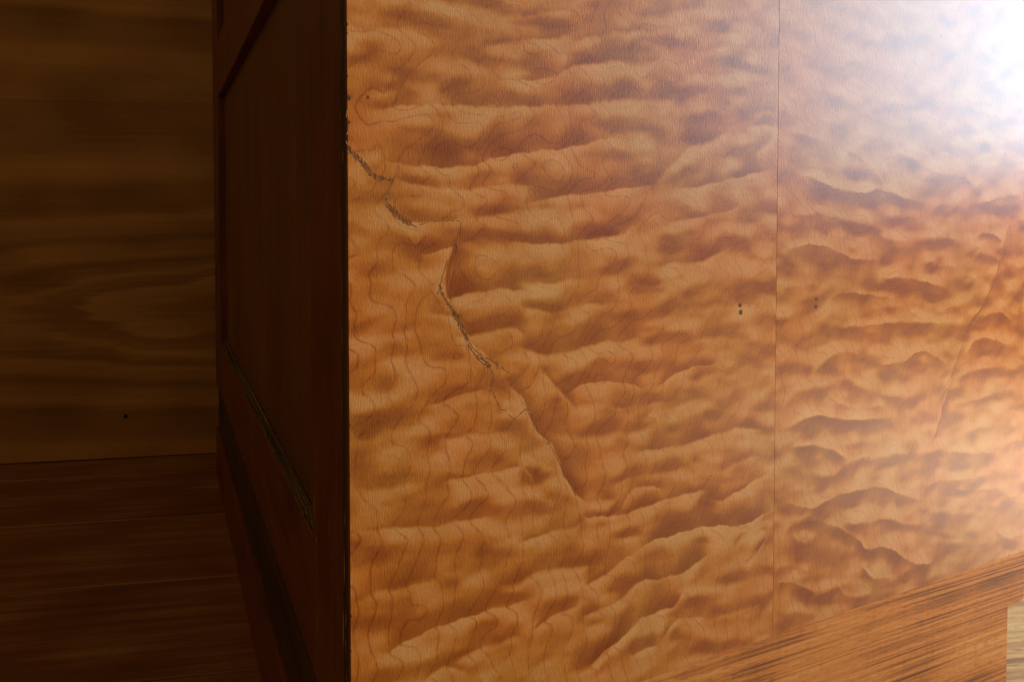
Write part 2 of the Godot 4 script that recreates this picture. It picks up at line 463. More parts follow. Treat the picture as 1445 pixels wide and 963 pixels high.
	crack(0.6, [65.9, 233.6, 69.2, 238.2, 68.5, 242.1, 67, 244, 69.2, 247.6, 71.1, 252.1, 72.9, 255.4, 75.9, 256.4])
	crack(0.6, [77.1, 258.5, 80.1, 261.3, 83.1, 259.3, 86.6, 256.9])
	crack(0.9, [85.8, 255.8, 88.5, 259.2, 90.1, 262.9, 92.8, 268, 98.4, 273.3, 100, 276.6])
	crack(0.4, [100, 276.6, 104.8, 285.4, 109.7, 294.6, 114.7, 303.9])
	pin(1.3, 222.2, 214.5)
	pin(1.5, 222.7, 218.5)
	pin(0.4, 237.5, 247.4)
	pin(0.6, 9.3, 113.5)
	pin(0.5, 135.2, 145.8)
	pin(0.5, 240.8, 89.9)
	pin(1.2, 0.9, 114.1)
	pin(0.8, 0.9, 124.5)
	pin(0.4, 202.1, 307.6)

func right_figure() -> void:
	fold(0.9, 12.8, 10.3, [4.3, 187.4, 13.2, 183.1, 27.6, 181.3, 41.4, 183.2, 53.6, 187.7, 66.2, 191.5, 82.9, 192, 92.2, 195.8])
	fold(0.8, 10, 9.1, [77.3, 169.9, 93.8, 177.6, 116.4, 180.2, 142.7, 180.1, 175, 183.5])
	fold(0.5, 6.6, 5.8, [4.5, 205.8, 19.3, 205.2, 31, 204.4])
	fold(0.8, 7, 6.1, [41.9, 214.6, 55.9, 211.5, 73, 213.2, 100.8, 216.7])
	fold(0.9, 11.1, 7.4, [85.8, 203.6, 108, 204, 136.2, 208.3, 157.7, 214.4])
	fold(0.6, 5.6, 5.6, [138.1, 198.6, 149.8, 197.6, 164, 199])
	fold(0.9, 7.1, 9.8, [42.2, 233, 64.5, 232.8, 90.4, 232.3, 124.7, 234.1, 162.8, 236.5])
	fold(0.7, 7.7, 7.7, [27.2, 261.4, 36.6, 254.2, 46.8, 248.7, 56.6, 246.5, 70.6, 251.2])
	fold(0.9, 5.5, 10.1, [87, 258.4, 114.1, 258.1, 125.2, 253, 137.4, 255, 156.8, 264.7])
	fold(1.0, 10.4, 9.5, [3.9, 275.6, 17.4, 268, 38.6, 267.2, 58.9, 265.8, 78.1, 272.6, 100.8, 278.6, 126.6, 282.8])
	fold(1.0, 8.6, 8.6, [6.3, 289.6, 17.7, 286.4, 32.9, 283.6, 53.1, 288.7, 74.6, 291.3, 101.2, 293.7])
	fold(0.8, 11, 6.8, [12.2, 301.2, 20.9, 300.7, 32.7, 301.9, 49.7, 307.3, 61.1, 314.2])
	fold(1.0, 13.8, 8.9, [175.7, 259.1, 187.2, 250.3, 203.2, 250, 222.4, 256])
	fold(1.0, 6.9, 9.8, [166.9, 275.7, 183.1, 271.4, 201.4, 271.2, 217, 272.1])
	fold(0.9, 5.8, 8.8, [165.9, 291.4, 188.4, 291.5, 212.7, 290.7])
	fold(0.8, 4.9, 8.8, [174.1, 310.8, 191.4, 311.6, 210.8, 311])
	fold(0.8, 12.9, 6, [194.6, 234.7, 213.3, 232.8, 230.3, 240.4])
	fold(1.1, 11.3, 9.6, [3.6, 139.8, 15.4, 140.3, 27, 141.7, 46.8, 147.7, 61, 149.6, 73.6, 150.3, 84.6, 148, 97.9, 150.4, 115.7, 154.8, 137, 157.4])
	fold(0.7, 14, 9.6, [54.9, 124.5, 66.8, 127.9, 79.8, 136.2, 90.4, 144.3])
	fold(0.6, 12.1, 9.3, [95.2, 120.8, 124.2, 130.5, 145.9, 136.4, 173.8, 140.5, 194.5, 151.7])
	fold(1.0, 7.4, 9.9, [167.5, 160.1, 191.4, 156.1, 210.7, 151.6, 239.1, 148.8])
	fold(0.7, 9.2, 7.6, [6.1, 162.9, 18.7, 164.2, 36.2, 162.9, 60.7, 168.1, 86.4, 171.7])
	fold(0.6, 6.1, 5.7, [1.3, 65.8, 12, 67.6, 27.6, 72.3])
	fold(0.5, 10.5, 6.7, [20.3, 86.8, 37.9, 90.1, 53.1, 94])
	fold(0.6, 12.4, 8.3, [5.4, 115, 24.3, 118.6, 42.1, 122.5])
	fold(0.9, 7.6, 10.1, [6.3, 289.6, 14.8, 286.5, 33.5, 284.1, 56.8, 289.1, 101.2, 294.6])
	fold(0.8, 11.9, 6, [9.3, 300.4, 26.7, 301.1, 38.7, 303.2, 54.1, 310.6, 63.6, 315.9])
	fold(1.1, 11.5, 10.6, [3.8, 308.7, 18.2, 315.5, 33, 319.5, 48.1, 322.3, 61.1, 317.3, 79.7, 316.5, 106.5, 318.1, 131.1, 321.2, 149.4, 321.4, 200, 330.6, 226.7, 336.9])
	fold(1.2, 9.7, 11.5, [3, 330.6, 15.6, 334.9, 30.3, 339.1, 44.1, 336.8, 53.9, 335, 73.6, 335.6, 92.7, 336.5, 105, 341.7, 117.6, 346.6, 130.5, 351.6, 139.2, 353.1])
	fold(0.7, 6.8, 6.8, [131.7, 344.3, 149.9, 342, 176.6, 344.8, 204.6, 346.2])
	fold(0.6, 4.9, 6.8, [161.4, 350.1, 184.7, 354, 225.7, 358.2])
	fold(1.0, 8.4, 5.9, [8.4, 349.1, 16.9, 345.2, 27.5, 345.4, 34.6, 347.2])
	fold(0.9, 5.9, 5.9, [14.7, 353.2, 20.6, 357.8, 25.9, 360.1, 33.6, 358.2])
	fold(1.3, 7.2, 11.8, [55.5, 350.6, 68.2, 355.6, 85.8, 357, 99.9, 357.8, 116.6, 365.5, 128, 367.6, 138.1, 368.1])
	fold(0.8, 6.9, 6.1, [33.4, 347, 51.8, 354.7, 67.7, 363.5])
	fold(1.3, 10, 12.8, [63.2, 360.4, 73, 367.6, 78.3, 373.6, 95.6, 375.7, 105.9, 380.5, 118.6, 388.7, 130.1, 393.9, 141.8, 395.9, 149.1, 393.1])
	fold(1.0, 9, 10.8, [74.6, 383.2, 83.3, 391.8, 90.6, 394.7, 102.8, 397])
	fold(0.8, 9.7, 8, [52.5, 390.4, 61.4, 399.5, 72.4, 402.4, 84.8, 403.5])
	fold(0.7, 6.7, 6.7, [134.3, 359.8, 150.5, 363.2, 169.5, 367.5, 207.9, 374.9])
	fold(0.5, 5.7, 6.7, [136.1, 373.4, 154.6, 377.8, 173.9, 383.5])
	fold(0.6, 6.7, 6.7, [138.5, 380.9, 162.4, 386.6, 208.6, 395.2])
	fold(0.6, 5, 5.8, [1.3, 370.2, 13.3, 370.2, 29.2, 377])
	fold(0.8, 8.3, 6.7, [2, 377.9, 13.4, 380.4, 34.2, 391.1])
	fold(0.6, 9.3, 7.6, [2.8, 396.5, 21.3, 399.7, 34.4, 404.5])
	fold(0.6, 7.1, 8.1, [216.3, 326.9, 233.2, 326.1, 245.3, 326.7])
	fold(0.6, 8.1, 8.1, [213.2, 357.7, 230.2, 365.6, 246.6, 365.2])
	fold(0.6, 7.1, 8.1, [211.5, 385.2, 226.9, 394.7, 244.2, 396.5])
	fold(0.5, 7.9, 7.9, [29.1, 91.5, 53.1, 94.9, 85, 105.9, 118.8, 108.6])
	fold(0.4, 8.5, 8.5, [90.9, 74.8, 125.2, 85.6, 169.3, 91.9, 233.9, 97.8])
	fold(0.4, 9.7, 8.7, [110.4, 46.5, 145.8, 51.9, 199.5, 56.2, 232.9, 68])
	fold(0.8, 7.9, 7.9, [183.5, 179.8, 195.3, 177, 207.4, 178.7, 218.3, 182.8])
	fold(0.6, 6.9, 6.9, [181.6, 194.2, 191.7, 191.1, 203.8, 193.4, 213.8, 197.6])
	fold(0.6, 6.7, 7.7, [121.5, 220.1, 150.6, 227.7, 177, 223, 188.5, 217.3])
	fold(0.6, 7.8, 7.8, [44.2, 273.8, 63, 282.4, 95.6, 284.8])
	fold(0.5, 8.2, 8.2, [102.8, 306.6, 116.7, 310.3, 130.9, 310.4])
	crease(0.35, 16.7, [225.1, 162.9, 218.4, 185.3, 206, 209.7, 189, 230.9, 176.7, 241.8])
	crease(0.35, 9.5, [176.8, 242.8, 166.6, 263.1, 156.4, 278.9, 149.2, 285.3])
	crease(0.8, 7.6, [158, 280.5, 151, 297.4, 139.7, 316.3])
	blob(0.7, 70.7, 349.8, 25.3, 4)
	blob(0.6, 107.7, 370.3, 13.6, 4.1)
	blob(0.7, 91.1, 387.6, 12.4, 4.5)
	blob(0.6, 22.9, 352.7, 4.8, 2.9)
	blob(-0.6, 39.9, 372.4, 19.7, 7.7)
	blob(-0.5, 154.2, 362.4, 7.6, 23.8)
	blob(-0.4, 162.3, 383.2, 16.5, 19.2)
	blob(0.6, 210.7, 282, 14.8, 5)
	blob(0.6, 207.3, 304.1, 17.1, 6.9)
	blob(0.5, 225.1, 339.3, 13.9, 15.1)
	blob(0.5, 89.8, 326.1, 20.6, 3.6)
	blob(0.4, 26.4, 284.5, 14.5, 5.9)
	blob(-0.6, 74.2, 206.6, 15.1, 4.4)
	blob(0.5, 25, 196.2, 9.6, 4.2)
	blob(-0.5, 31, 208.2, 4.8, 3.4)
	blob(-0.5, 152.1, 285.6, 4.3, 14.2)
	blob(-0.6, 114.4, 212.9, 15.7, 4.5)
	blob(-0.4, 238.6, 233.8, 5.8, 20.3)
	blob(0.5, 122.9, 275.5, 21.1, 4.6)
	blob(-0.5, 25.3, 392.9, 14.6, 5.9)
	blob(0.5, 116.1, 430.2, 2.7, 2.3)
	crack(0.35, [218.3, 182.8, 212.9, 195.1, 210.8, 206.4])
	crack(0.5, [214, 204.5, 206.1, 213.1, 198.3, 223.6, 195.3, 228.3, 185.9, 233.7, 177.5, 241.4])
	crack(0.4, [195.3, 228.3, 185.9, 235.1, 178.3, 242.9])
	crack(0.3, [177.6, 243.3, 171.7, 254, 166.6, 263.1, 162.3, 272.3, 154.9, 278.8, 152, 281.8])
	pin(1.2, 32.2, 214.3)
	pin(1.6, 31.7, 218.5)
	pin(0.4, 144.3, 47.9)
	pin(0.4, 157.1, 58.6)
	pin(0.5, 217.6, 37.4)
	pin(0.4, 223.5, 39.2)
	pin(0.3, 158.5, 84.6)
	pin(0.3, 163.8, 86.6)
	pin(0.7, 216.3, 121.9)
	pin(0.6, 230.8, 408.9)
	pin(0.3, 25.3, 356.6)
	pin(0.4, 15.8, 91.7)
	pin(0.35, 57.6, 329.4)

func maple(left: bool) -> Array:
	rng.seed = 11 if left else 23
	side_sign = 1.0 if left else -1.0
	splinters = []
	var rise := noise(5 if left else 8, 0.026, 1, 280, FH, FW, FH, 10.0, 0.012)
	var patch := noise(15 if left else 18, 0.02, 2, FW, FH, FW, FH)
	figure.resize(FW * FH)
	figure.fill(0.0)
	var ripple := noise(65 if left else 68, 0.052, 1, 270, FH, FW, FH, 8.0, 0.02)
	var lull := noise(26 if left else 29, 0.016, 2, FW, FH, FW, FH)
	cut.resize(PW * PH)
	cut.fill(0.0)
	if left:
		left_figure()
		for k in 14: stamp(rng.randf_range(0.0, 0.5), rng.randf_range(2.0, 400.0), rng.randf_range(0.25, 0.7), 1.2)
	if not left: right_figure()
	# growth rings: contours of the rolling surface that the figure is the slope of
	ring_lift.resize(FW * FH)
	var warp := noise(31, 0.007, 2, FW, FH, FW, FH)
	var kx := 1.0 if left else -1.0
	for i in FW:
		var hgt := 0.0
		for j in FH:
			var at := j * FW + i
			hgt = hgt * 0.975 + tanh(figure[at]) * 0.5 * side_sign
			# between the drawn folds: small blisters, shaded by the slope of a rolling surface
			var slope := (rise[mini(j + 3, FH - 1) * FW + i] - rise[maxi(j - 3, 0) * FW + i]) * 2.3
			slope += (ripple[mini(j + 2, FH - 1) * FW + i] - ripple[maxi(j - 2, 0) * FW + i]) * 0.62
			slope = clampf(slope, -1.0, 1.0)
			# window glare painted in: figure of the right leaf faded towards its top
			var glare_fade := 1.0 if left else 0.45 + 0.55 * smoothstep(70.0, 170.0, j * 0.5)
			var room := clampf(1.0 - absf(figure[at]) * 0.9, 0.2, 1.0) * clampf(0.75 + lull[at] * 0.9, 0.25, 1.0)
			figure[at] = tanh(figure[at] * 0.84 * glare_fade + slope * glare_fade * side_sign * 0.75 * room + patch[at] * 0.25)
			var u := i * 0.5
			var low := smoothstep(100.0, 330.0, j * 0.5)
			ring_lift[at] = kx * u * (0.62 + 0.38 * low) - hgt * (2.2 - 0.9 * low) + warp[at] * (12.0 - 5.0 * low) - rise[at] * (9.0 - 6.0 * low)
	var soft_rings := Image.create_from_data(FW, FH, false, Image.FORMAT_RF, ring_lift.to_byte_array())
	soft_rings.resize(FW / 5, FH / 5, Image.INTERPOLATE_TRILINEAR if false else Image.INTERPOLATE_LANCZOS)
	soft_rings.resize(FW, FH, Image.INTERPOLATE_CUBIC)
	ring_lift = soft_rings.get_data().to_float32_array()
	var big_v := upsized(figure)
	var big_r := upsized(ring_lift)
	var hatch := noise(41 if left else 42, 0.38, 2, PW, 130, PW, PH)
	var fine := noise(43 if left else 44, 0.30, 2, PW, 500, PW, PH)
	var curl := noise(45, 0.05, 3, PW, PH, PW, PH)
	var tone := noise(47 if left else 48, 0.006, 2, PW / 2, PH / 2, PW, PH)
	var rgb := PackedByteArray()
	rgb.resize(PW * PH * 3)
	var relief := PackedFloat32Array()
	relief.resize(PW * PH)
	var o := 0
	for j in PH:
		for i in PW:
			var at := j * PW + i
			var v := big_v[at]
			var r := big_r[at]
			var ex := at + 1 if i < PW - 1 else at - 1
			var ey := at + PW if j < PH - 1 else at - PW
			var gr := absf(big_r[ex] - r) + absf(big_r[ey] - r) + 0.012
			var ph := r / 9.5 + 0.03 * curl[at]
			var fr := ph - floorf(ph)
			var line := clampf(1.25 - absf(fr - 0.5) * 9.5 / (gr * 1.5 + 0.06), 0.0, 1.0)
			var behind := clampf(1.0 - (0.5 - fr) * 5.0, 0.0, 1.0) if fr < 0.5 else 0.0
			var ph2 := r / 2.1 + 0.3 * curl[at]
			var fr2 := ph2 - floorf(ph2)
			var minor := clampf(1.0 - absf(fr2 - 0.5) * 2.1 / (gr * 2.4 + 0.1), 0.0, 1.0)
			var show := clampf(0.62 + curl[at] * 0.7 + tone[at] * 0.5, 0.15, 1.0)
			show *= (0.85 + 0.15 * clampf((j - 500.0) / 500.0, 0.0, 1.0)) * (1.0 - 0.55 * i / float(PW)) * (1.0 if left else 0.6)
			var hv := hatch[at]
			var f := fine[at]
			var ringed := (0.36 * line + 0.17 * behind) * show
			var k := 1.0 - 0.05 * minor * (1.2 - show) + 0.058 * hv + 0.06 * f
			# three tones along the figure: rich brown, honey, pale tan
			var cr := 0.0
			var cg := 0.0
			var cb := 0.0
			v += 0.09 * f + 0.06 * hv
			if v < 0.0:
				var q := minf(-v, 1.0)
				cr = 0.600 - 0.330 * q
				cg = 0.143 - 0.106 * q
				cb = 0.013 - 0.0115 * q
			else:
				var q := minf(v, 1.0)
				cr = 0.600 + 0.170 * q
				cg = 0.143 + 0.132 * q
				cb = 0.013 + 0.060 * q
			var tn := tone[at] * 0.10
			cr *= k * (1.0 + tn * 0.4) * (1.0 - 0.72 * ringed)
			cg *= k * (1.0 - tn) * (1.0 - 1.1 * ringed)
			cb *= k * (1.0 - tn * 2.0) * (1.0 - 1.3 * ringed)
			var c := cut[at]
			if c > 0.0:
				var d := minf(c, 1.0)
				var dk := 0.5 if c > 1.0 else 1.0
				cr += (0.25 * dk * (1.0 + hv) - cr) * d
				cg += (0.062 * dk * (1.0 + hv) - cg) * d
				cb += (0.009 * dk * (1.0 + hv) - cb) * d
			rgb[o] = lut[int(clampf(cr, 0.0, 1.0) * 4096.0)]
			rgb[o + 1] = lut[int(clampf(cg, 0.0, 1.0) * 4096.0)]
			rgb[o + 2] = lut[int(clampf(cb, 0.0, 1.0) * 4096.0)]
			o += 3
			relief[at] = 0.5 + 0.10 * hv + 0.10 * f - 0.12 * minf(c, 1.0) - 0.04 * line
	var color := Image.create_from_data(PW, PH, false, Image.FORMAT_RGB8, rgb)
	var bump := Image.create_from_data(PW, PH, false, Image.FORMAT_RF, relief.to_byte_array())
	bump.convert(Image.FORMAT_RGBA8)
	bump.bump_map_to_normal_map(2.0)
	return [ImageTexture.create_from_image(color), ImageTexture.create_from_image(bump)]

func upsized(a: PackedFloat32Array) -> PackedFloat32Array:
	var im := Image.create_from_data(FW, FH, false, Image.FORMAT_RF, a.to_byte_array())
	im.resize(PW, PH, Image.INTERPOLATE_CUBIC)
	return im.get_data().to_float32_array()

# straight-grained timber, grain along u
func timber(w: int, h: int, seed_: int, dark: Color, mid: Color, light: Color, band: float, pores: float, arch := 0.0, thin_w := 0.5, lines := 0.0, stretch := 32) -> ImageTexture:
	var broad := tileable(seed_, 0.035, 3, maxi(w / 16, 16), h, w, h)
	var thin := tileable(seed_ + 1, 0.12, 3, maxi(w / stretch, 8), h, w, h)
	var pore := tileable(seed_ + 2, 0.60, 1, maxi(w / 12, 16), h, w, h)
	var cloud := tileable(seed_ + 3, 0.02, 2, w / 4, h / 4, w, h)
	var rgb := PackedByteArray()
	rgb.resize(w * h * 3)
	var o := 0
	for j in h:
		for i in w:
			var at := j * w + i
			var v := broad[at] * 0.9 * band + thin[at] * thin_w + cloud[at] * 0.5
			if arch > 0.0:
				# flat-sawn: nested parabolas open to one side
				var x := (float(i) / w - 0.62) * 1.2 + 0.40
				var y := (float(j) / h - 0.09) * 0.62 - 0.235
				var g := x - y * y / 0.014 + cloud[at] * 0.10 + broad[at] * 0.05
				g = g / (1.0 + absf(g))
				v += (sin(g * 30.0) * 0.30 + sin(g * 71.0) * 0.12) * arch
			var c := mid.lerp(dark, clampf(-v, 0, 1)) if v < 0.0 else mid.lerp(light, clampf(v, 0, 1))
			var p := clampf((pore[at] - 0.25) * 3.0, 0, 1) * pores
			var k := 1.0 - p
			if lines > 0.0:
				var gl := broad[at] * 4.0 + thin[at] * 0.25
				gl -= floorf(gl)
				k *= 1.0 - lines * clampf(1.0 - absf(gl - 0.5) * 7.0, 0, 1) * clampf(0.6 + cloud[at] * 1.5, 0.1, 1)
			rgb[o] = lut[int(clampf(c.r * k, 0.0, 1.0) * 4096.0)]
			rgb[o + 1] = lut[int(clampf(c.g * k, 0.0, 1.0) * 4096.0)]
			rgb[o + 2] = lut[int(clampf(c.b * k, 0.0, 1.0) * 4096.0)]
			o += 3
	return ImageTexture.create_from_image(Image.create_from_data(w, h, false, Image.FORMAT_RGB8, rgb))

func wood_mat(called: String, t: Texture2D, rough: float, spec := 0.5) -> StandardMaterial3D:
	var m := StandardMaterial3D.new()
	m.resource_name = called
	m.albedo_texture = t
	m.roughness = rough
	m.metallic_specular = spec
	m.texture_filter = BaseMaterial3D.TEXTURE_FILTER_LINEAR_WITH_MIPMAPS
	return m

func plain_mat(called: String, c: Color, rough: float) -> StandardMaterial3D:
	var m := StandardMaterial3D.new()
	m.resource_name = called
	m.albedo_color = c.linear_to_srgb()
	m.roughness = rough
	return m

# ------------------------------------------------------------------ the room: floor boards and the panelled wall behind

func build_room() -> void:
	var gap := plain_mat("dark_gap", Color(0.02, 0.012, 0.007), 0.9)
	var floor_node := Node3D.new()
	floor_node.name = "floor"
	add_child(floor_node)
	tag(floor_node, "wide wooden floor boards under the cabinet", "floor", "", "structure")
	floor_node.transform = Transform3D(Basis(ROOM, Vector3.UP, ROOM_N), Vector3.ZERO)
	var tones := []
	for k in 3:
		tones.append(wood_mat("floor_wood", timber(1024, 256, 70 + k * 7, [Color(0.15, 0.062, 0.020), Color(0.15, 0.066, 0.022), Color(0.17, 0.08, 0.028)][k], [Color(0.30, 0.125, 0.036), Color(0.27, 0.105, 0.030), Color(0.32, 0.17, 0.065)][k], Color(0.42, 0.25, 0.11), 0.55, 0.2, 0.0, 0.28, 0.25), 0.45))
	var pale := wood_mat("lit_floor_wood", timber(1024, 256, 99, Color(0.26, 0.075, 0.020), Color(0.64, 0.235, 0.072), Color(0.76, 0.33, 0.115), 1.3, 0.25, 0.0, 0.5, 0.4), 0.5)  # same floor wood, window light put into its colour
	var light := wood_mat("sunlit_floor_wood", timber(1024, 256, 103, Color(0.40, 0.24, 0.13), Color(0.66, 0.46, 0.29), Color(0.74, 0.56, 0.38), 0.8, 0.25, 0.0, 0.4, 0.3), 0.5)  # boards under the sunbeam: extra light put in the colour, whitening their reflection
	var sub := new_st()
	board(sub, Vector3(-2.2, -0.03, -0.95), Vector3(2.6, -0.018, 1.9), 0.001, 0, Vector2(1, 1))
	put("underlay", sub, gap, floor_node)
	rng.seed = 5
	var meshes := []
	for v in 3:
		var st := new_st()
		board(st, Vector3(-1.15, -0.0178, 0.0008), Vector3(1.15, 0.0, 0.1612), 0.0012, 0, Vector2(0.9, 0.17), Vector2(0.37 * v, 0.3 * v))
		meshes.append(st.commit())
	var row := 0
	var n0 := -0.948
	while n0 < 1.75:
		for part in 2:
			var o := MeshInstance3D.new()
			o.name = "floor_board"
			o.mesh = meshes[(row + part) % 3]
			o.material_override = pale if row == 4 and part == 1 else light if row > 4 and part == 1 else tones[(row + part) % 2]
			floor_node.add_child(o, true)
			var cut_at := [0.95, 0.42, 1.25, 0.95, 0.15, 0.62, 0.30, 0.5, 0.2, 0.55, 0.3][row % 11] as float
			o.position = Vector3(cut_at + (-1.1505 if part == 0 else 1.1505), rng.randf_range(-0.0004, 0.0), n0)
		n0 += 0.162
		row += 1
	# the wall: a broad sheet of flat-sawn board
	var wall := Node3D.new()
	wall.name = "wall"
	add_child(wall)
	tag(wall, "plain brown wooden wall sheet behind the cabinet with one nail hole", "wall")
	wall.transform = Transform3D(Basis(ROOM, Vector3.UP, ROOM_N), ROOM_N * WALL_AT)
	var wm := wood_mat("wall_wood", timber(1024, 1024, 91, Color(0.20, 0.088, 0.026), Color(0.40, 0.200, 0.055), Color(0.62, 0.350, 0.12), 0.10, 0.10, 1.2, 0.16, 0.0), 0.55)
	var ws := new_st()
	board(ws, Vector3(-2.0, 0.001, -0.012), Vector3(2.4, 2.2, 0.0), 0.001, 0, Vector2(1.2, 0.62), Vector2(0.62, 0.09))
	put("sheet", ws, wm, wall)
	var hole := new_st()
	ring_disc(hole, Vector3(-0.3665, 0.0672, 0.0006), 0.0036, 12)
	put("nail_hole", hole, gap, wall)

func ring_disc(st: SurfaceTool, c: Vector3, r: float, n: int) -> void:
	for k in n:
		var a := TAU * k / n
		var b := TAU * (k + 1) / n
		tri(st, [c, c + Vector3(cos(a) * r * 0.8, sin(a) * r, 0), c + Vector3(cos(b) * r * 0.8, sin(b) * r, 0)], Vector3.BACK, [Vector2.ZERO, Vector2.ZERO, Vector2.ZERO])

# ------------------------------------------------------------------ the cabinet

const DEPTH := 0.793
const TALL := 0.96
func build_cabinet() -> void:
	var cab := Node3D.new()
	cab.name = "cabinet"
	add_child(cab)
	tag(cab, "old cabinet with quilted maple front, cracked veneer and dark panelled side", "cabinet")
	var dark := Color(0.060, 0.017, 0.006)
	var mahog := wood_mat("mahogany", timber(1024, 512, 120, dark, Color(0.160, 0.041, 0.010), Color(0.23, 0.068, 0.018), 0.45, 0.25, 0.0, 0.3), 0.5)
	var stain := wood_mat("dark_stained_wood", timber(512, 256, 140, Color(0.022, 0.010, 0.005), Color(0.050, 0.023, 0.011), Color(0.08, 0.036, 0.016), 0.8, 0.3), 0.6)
	var redwood := wood_mat("striped_redwood", timber(1024, 512, 160, Color(0.16, 0.038, 0.009), Color(0.66, 0.165, 0.026), Color(0.78, 0.255, 0.052), 0.40, 0.38, 0.0, 0.85, 0.0, 80), 0.55, 0.30)
	var brown := wood_mat("brown_panel_wood", timber(512, 512, 130, Color(0.10, 0.034, 0.010), Color(0.160, 0.058, 0.014), Color(0.22, 0.085, 0.022), 0.4, 0.25, 0.0, 0.25), 0.5)
	var shade := plain_mat("black_inside", Color(0.012, 0.007, 0.004), 0.9)
	var ms := Vector2(0.55, 0.16)

	# carcass
	var st := new_st()
	board(st, Vector3(0.021, 0.142, -DEPTH + 0.002), Vector3(0.4985, TALL - 0.026, -0.004), 0.001, 1, ms)
	put("carcass", st, shade, cab)
	st = new_st()
	board(st, Vector3(-0.012, TALL - 0.025, -DEPTH - 0.004), Vector3(0.516, TALL, 0.016), 0.003, 0, ms)
	put("top_board", st, mahog, cab)

	# maple leaves, opened like a book on either side of the joint
	var mats := []
	var chips := []
	for s in 2:
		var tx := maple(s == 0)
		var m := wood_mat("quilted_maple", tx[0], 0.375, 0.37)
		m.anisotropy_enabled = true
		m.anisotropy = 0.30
		m.normal_enabled = true
		m.normal_texture = tx[1]
		m.normal_scale = 0.4
		m.texture_repeat = true
		mats.append(m)
		chips.append(splinters)
	for s in 2:
		var x0 := 0.0006 if s == 0 else 0.25005
		var x1 := 0.24995 if s == 0 else 0.4995
		var org := 0.25 * s
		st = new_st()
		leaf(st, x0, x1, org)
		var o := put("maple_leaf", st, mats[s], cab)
		tag(o, ["left leaf of quilted maple with a long splintered crack", "right leaf of quilted maple with a fine curved crack"][s])
		st = new_st()
		rng.seed = 77 + s
		for c in chips[s]:
			splinter(st, c, org)
		var sp := put("splinters", st, [plain_mat("raw_splinter", Color(0.84, 0.40, 0.14), 0.6), plain_mat("raw_splinter_pale", Color(0.36, 0.19, 0.09), 0.6)][s], o)
		sp.set_meta("kind", "stuff")

	# side: stiles, rails and two sunk panels
	var px := 0.009
	st = new_st()
	board(st, Vector3(0.0, 0.1405, -0.079), Vector3(0.020, TALL - 0.026, -0.0007), 0.0006, 1, ms, Vector2(0.1, 0.2))
	var stile := put("stile", st, mahog, cab)
	st = new_st()
	board(st, Vector3(-0.0008, 0.1407, -0.0075), Vector3(0.006, TALL - 0.0262, -0.0013), 0.0009, 1, ms, Vector2(0.4, 0.6))
	put("edge_strip", st, stain, stile)
	st = new_st()
	rng.seed = 61
	for k in 46:
		var y := lerpf(0.15, 0.92, rng.randf()) if k < 30 else lerpf(0.15, 0.25, rng.randf())
		var z := -0.0018 - 0.012 * pow(rng.randf(), 2.0) if k < 38 else -0.016 - 0.06 * rng.randf()
		var l := rng.randf_range(0.002, 0.011)
		var wd := rng.randf_range(0.0002, 0.0008)
		var xx := -0.0009 if z > -0.0075 else -0.0001
		tri(st, [Vector3(xx, y - l, z), Vector3(xx, y + l, z + 0.0004), Vector3(xx, y, z + wd)], Vector3.LEFT, [Vector2.ZERO, Vector2.ZERO, Vector2.ZERO])
		tri(st, [Vector3(xx, y - l, z), Vector3(xx, y + l, z + 0.0004), Vector3(xx, y - l * 0.2, z - wd)], Vector3.LEFT, [Vector2.ZERO, Vector2.ZERO, Vector2.ZERO])
	put("worn_edge", st, plain_mat("bare_wood", Color(0.52, 0.28, 0.10), 0.8), stile).set_meta("kind", "stuff")
	st = new_st()
	board(st, Vector3(0.0, 0.1405, -DEPTH), Vector3(0.020, TALL - 0.026, -0.710), 0.0006, 1, ms, Vector2(0.6, 0.5))
	put("stile", st, mahog, cab)
	var rails := [[0.1405, 0.2125], [0.5465, 0.6195], [0.862, TALL - 0.026]]
	var rail_nodes := []
	for r in rails:
		st = new_st()
		board(st, Vector3(0.00035, r[0], -0.7098), Vector3(0.020, r[1], -0.0792), 0.0008, 2, ms, Vector2(0.2, r[0] * 3.0))
		rail_nodes.append(put("rail", st, mahog, cab))
	for r in [[0.2125, 0.5465], [0.6195, 0.862]]:
		st = new_st()
		board(st, Vector3(px, r[0] + 0.0002, -0.7095), Vector3(0.0195, r[1] - 0.0002, -0.0795), 0.0002, 1, Vector2(0.6, 0.3), Vector2(0.3, r[0]))
		put("panel", st, brown, cab)
	# dust on the lower ledge
	st = new_st()
	rng.seed = 9
	var last := Vector3.ZERO
	var rows := 90
	for k in rows:
		var za := lerpf(-0.0797, -0.7085, float(k) / rows)
		var zb := lerpf(-0.0797, -0.7085, float(k + 1) / rows)
		var wa := 0.0005 + 0.0022 * absf(sin(k * 1.7)) * rng.randf()
		quad(st, Vector3(wa, 0.21285 + rng.randf() * 0.0004, za), Vector3(px, 0.2136 + rng.randf() * 0.0005, za), Vector3(px, 0.2136 + rng.randf() * 0.0005, zb), Vector3(wa, 0.21285 + rng.randf() * 0.0004, zb), Vector3.UP, Vector2(k * 0.02, 0), Vector2(k * 0.02, 1), Vector2(k * 0.02 + 0.02, 1), Vector2(k * 0.02 + 0.02, 0))
	var du := put("dust", st, wood_mat("grey_dust", timber(256, 128, 200, Color(0.07, 0.048, 0.02), Color(0.15, 0.105, 0.065), Color(0.36, 0.27, 0.18), 1.6, 0.6), 0.95, 0.2), rail_nodes[0])
	du.set_meta("kind", "stuff")

	# base: dark recessed band and plain skirting along the side, striped board with overhanging end in front
	st = new_st()
	board(st, Vector3(0.003, 0.074, -DEPTH + 0.002), Vector3(0.020, 0.1403, -0.0215), 0.0008, 2, ms, Vector2(0.3, 0.1))
	put("plinth_band", st, stain, cab)
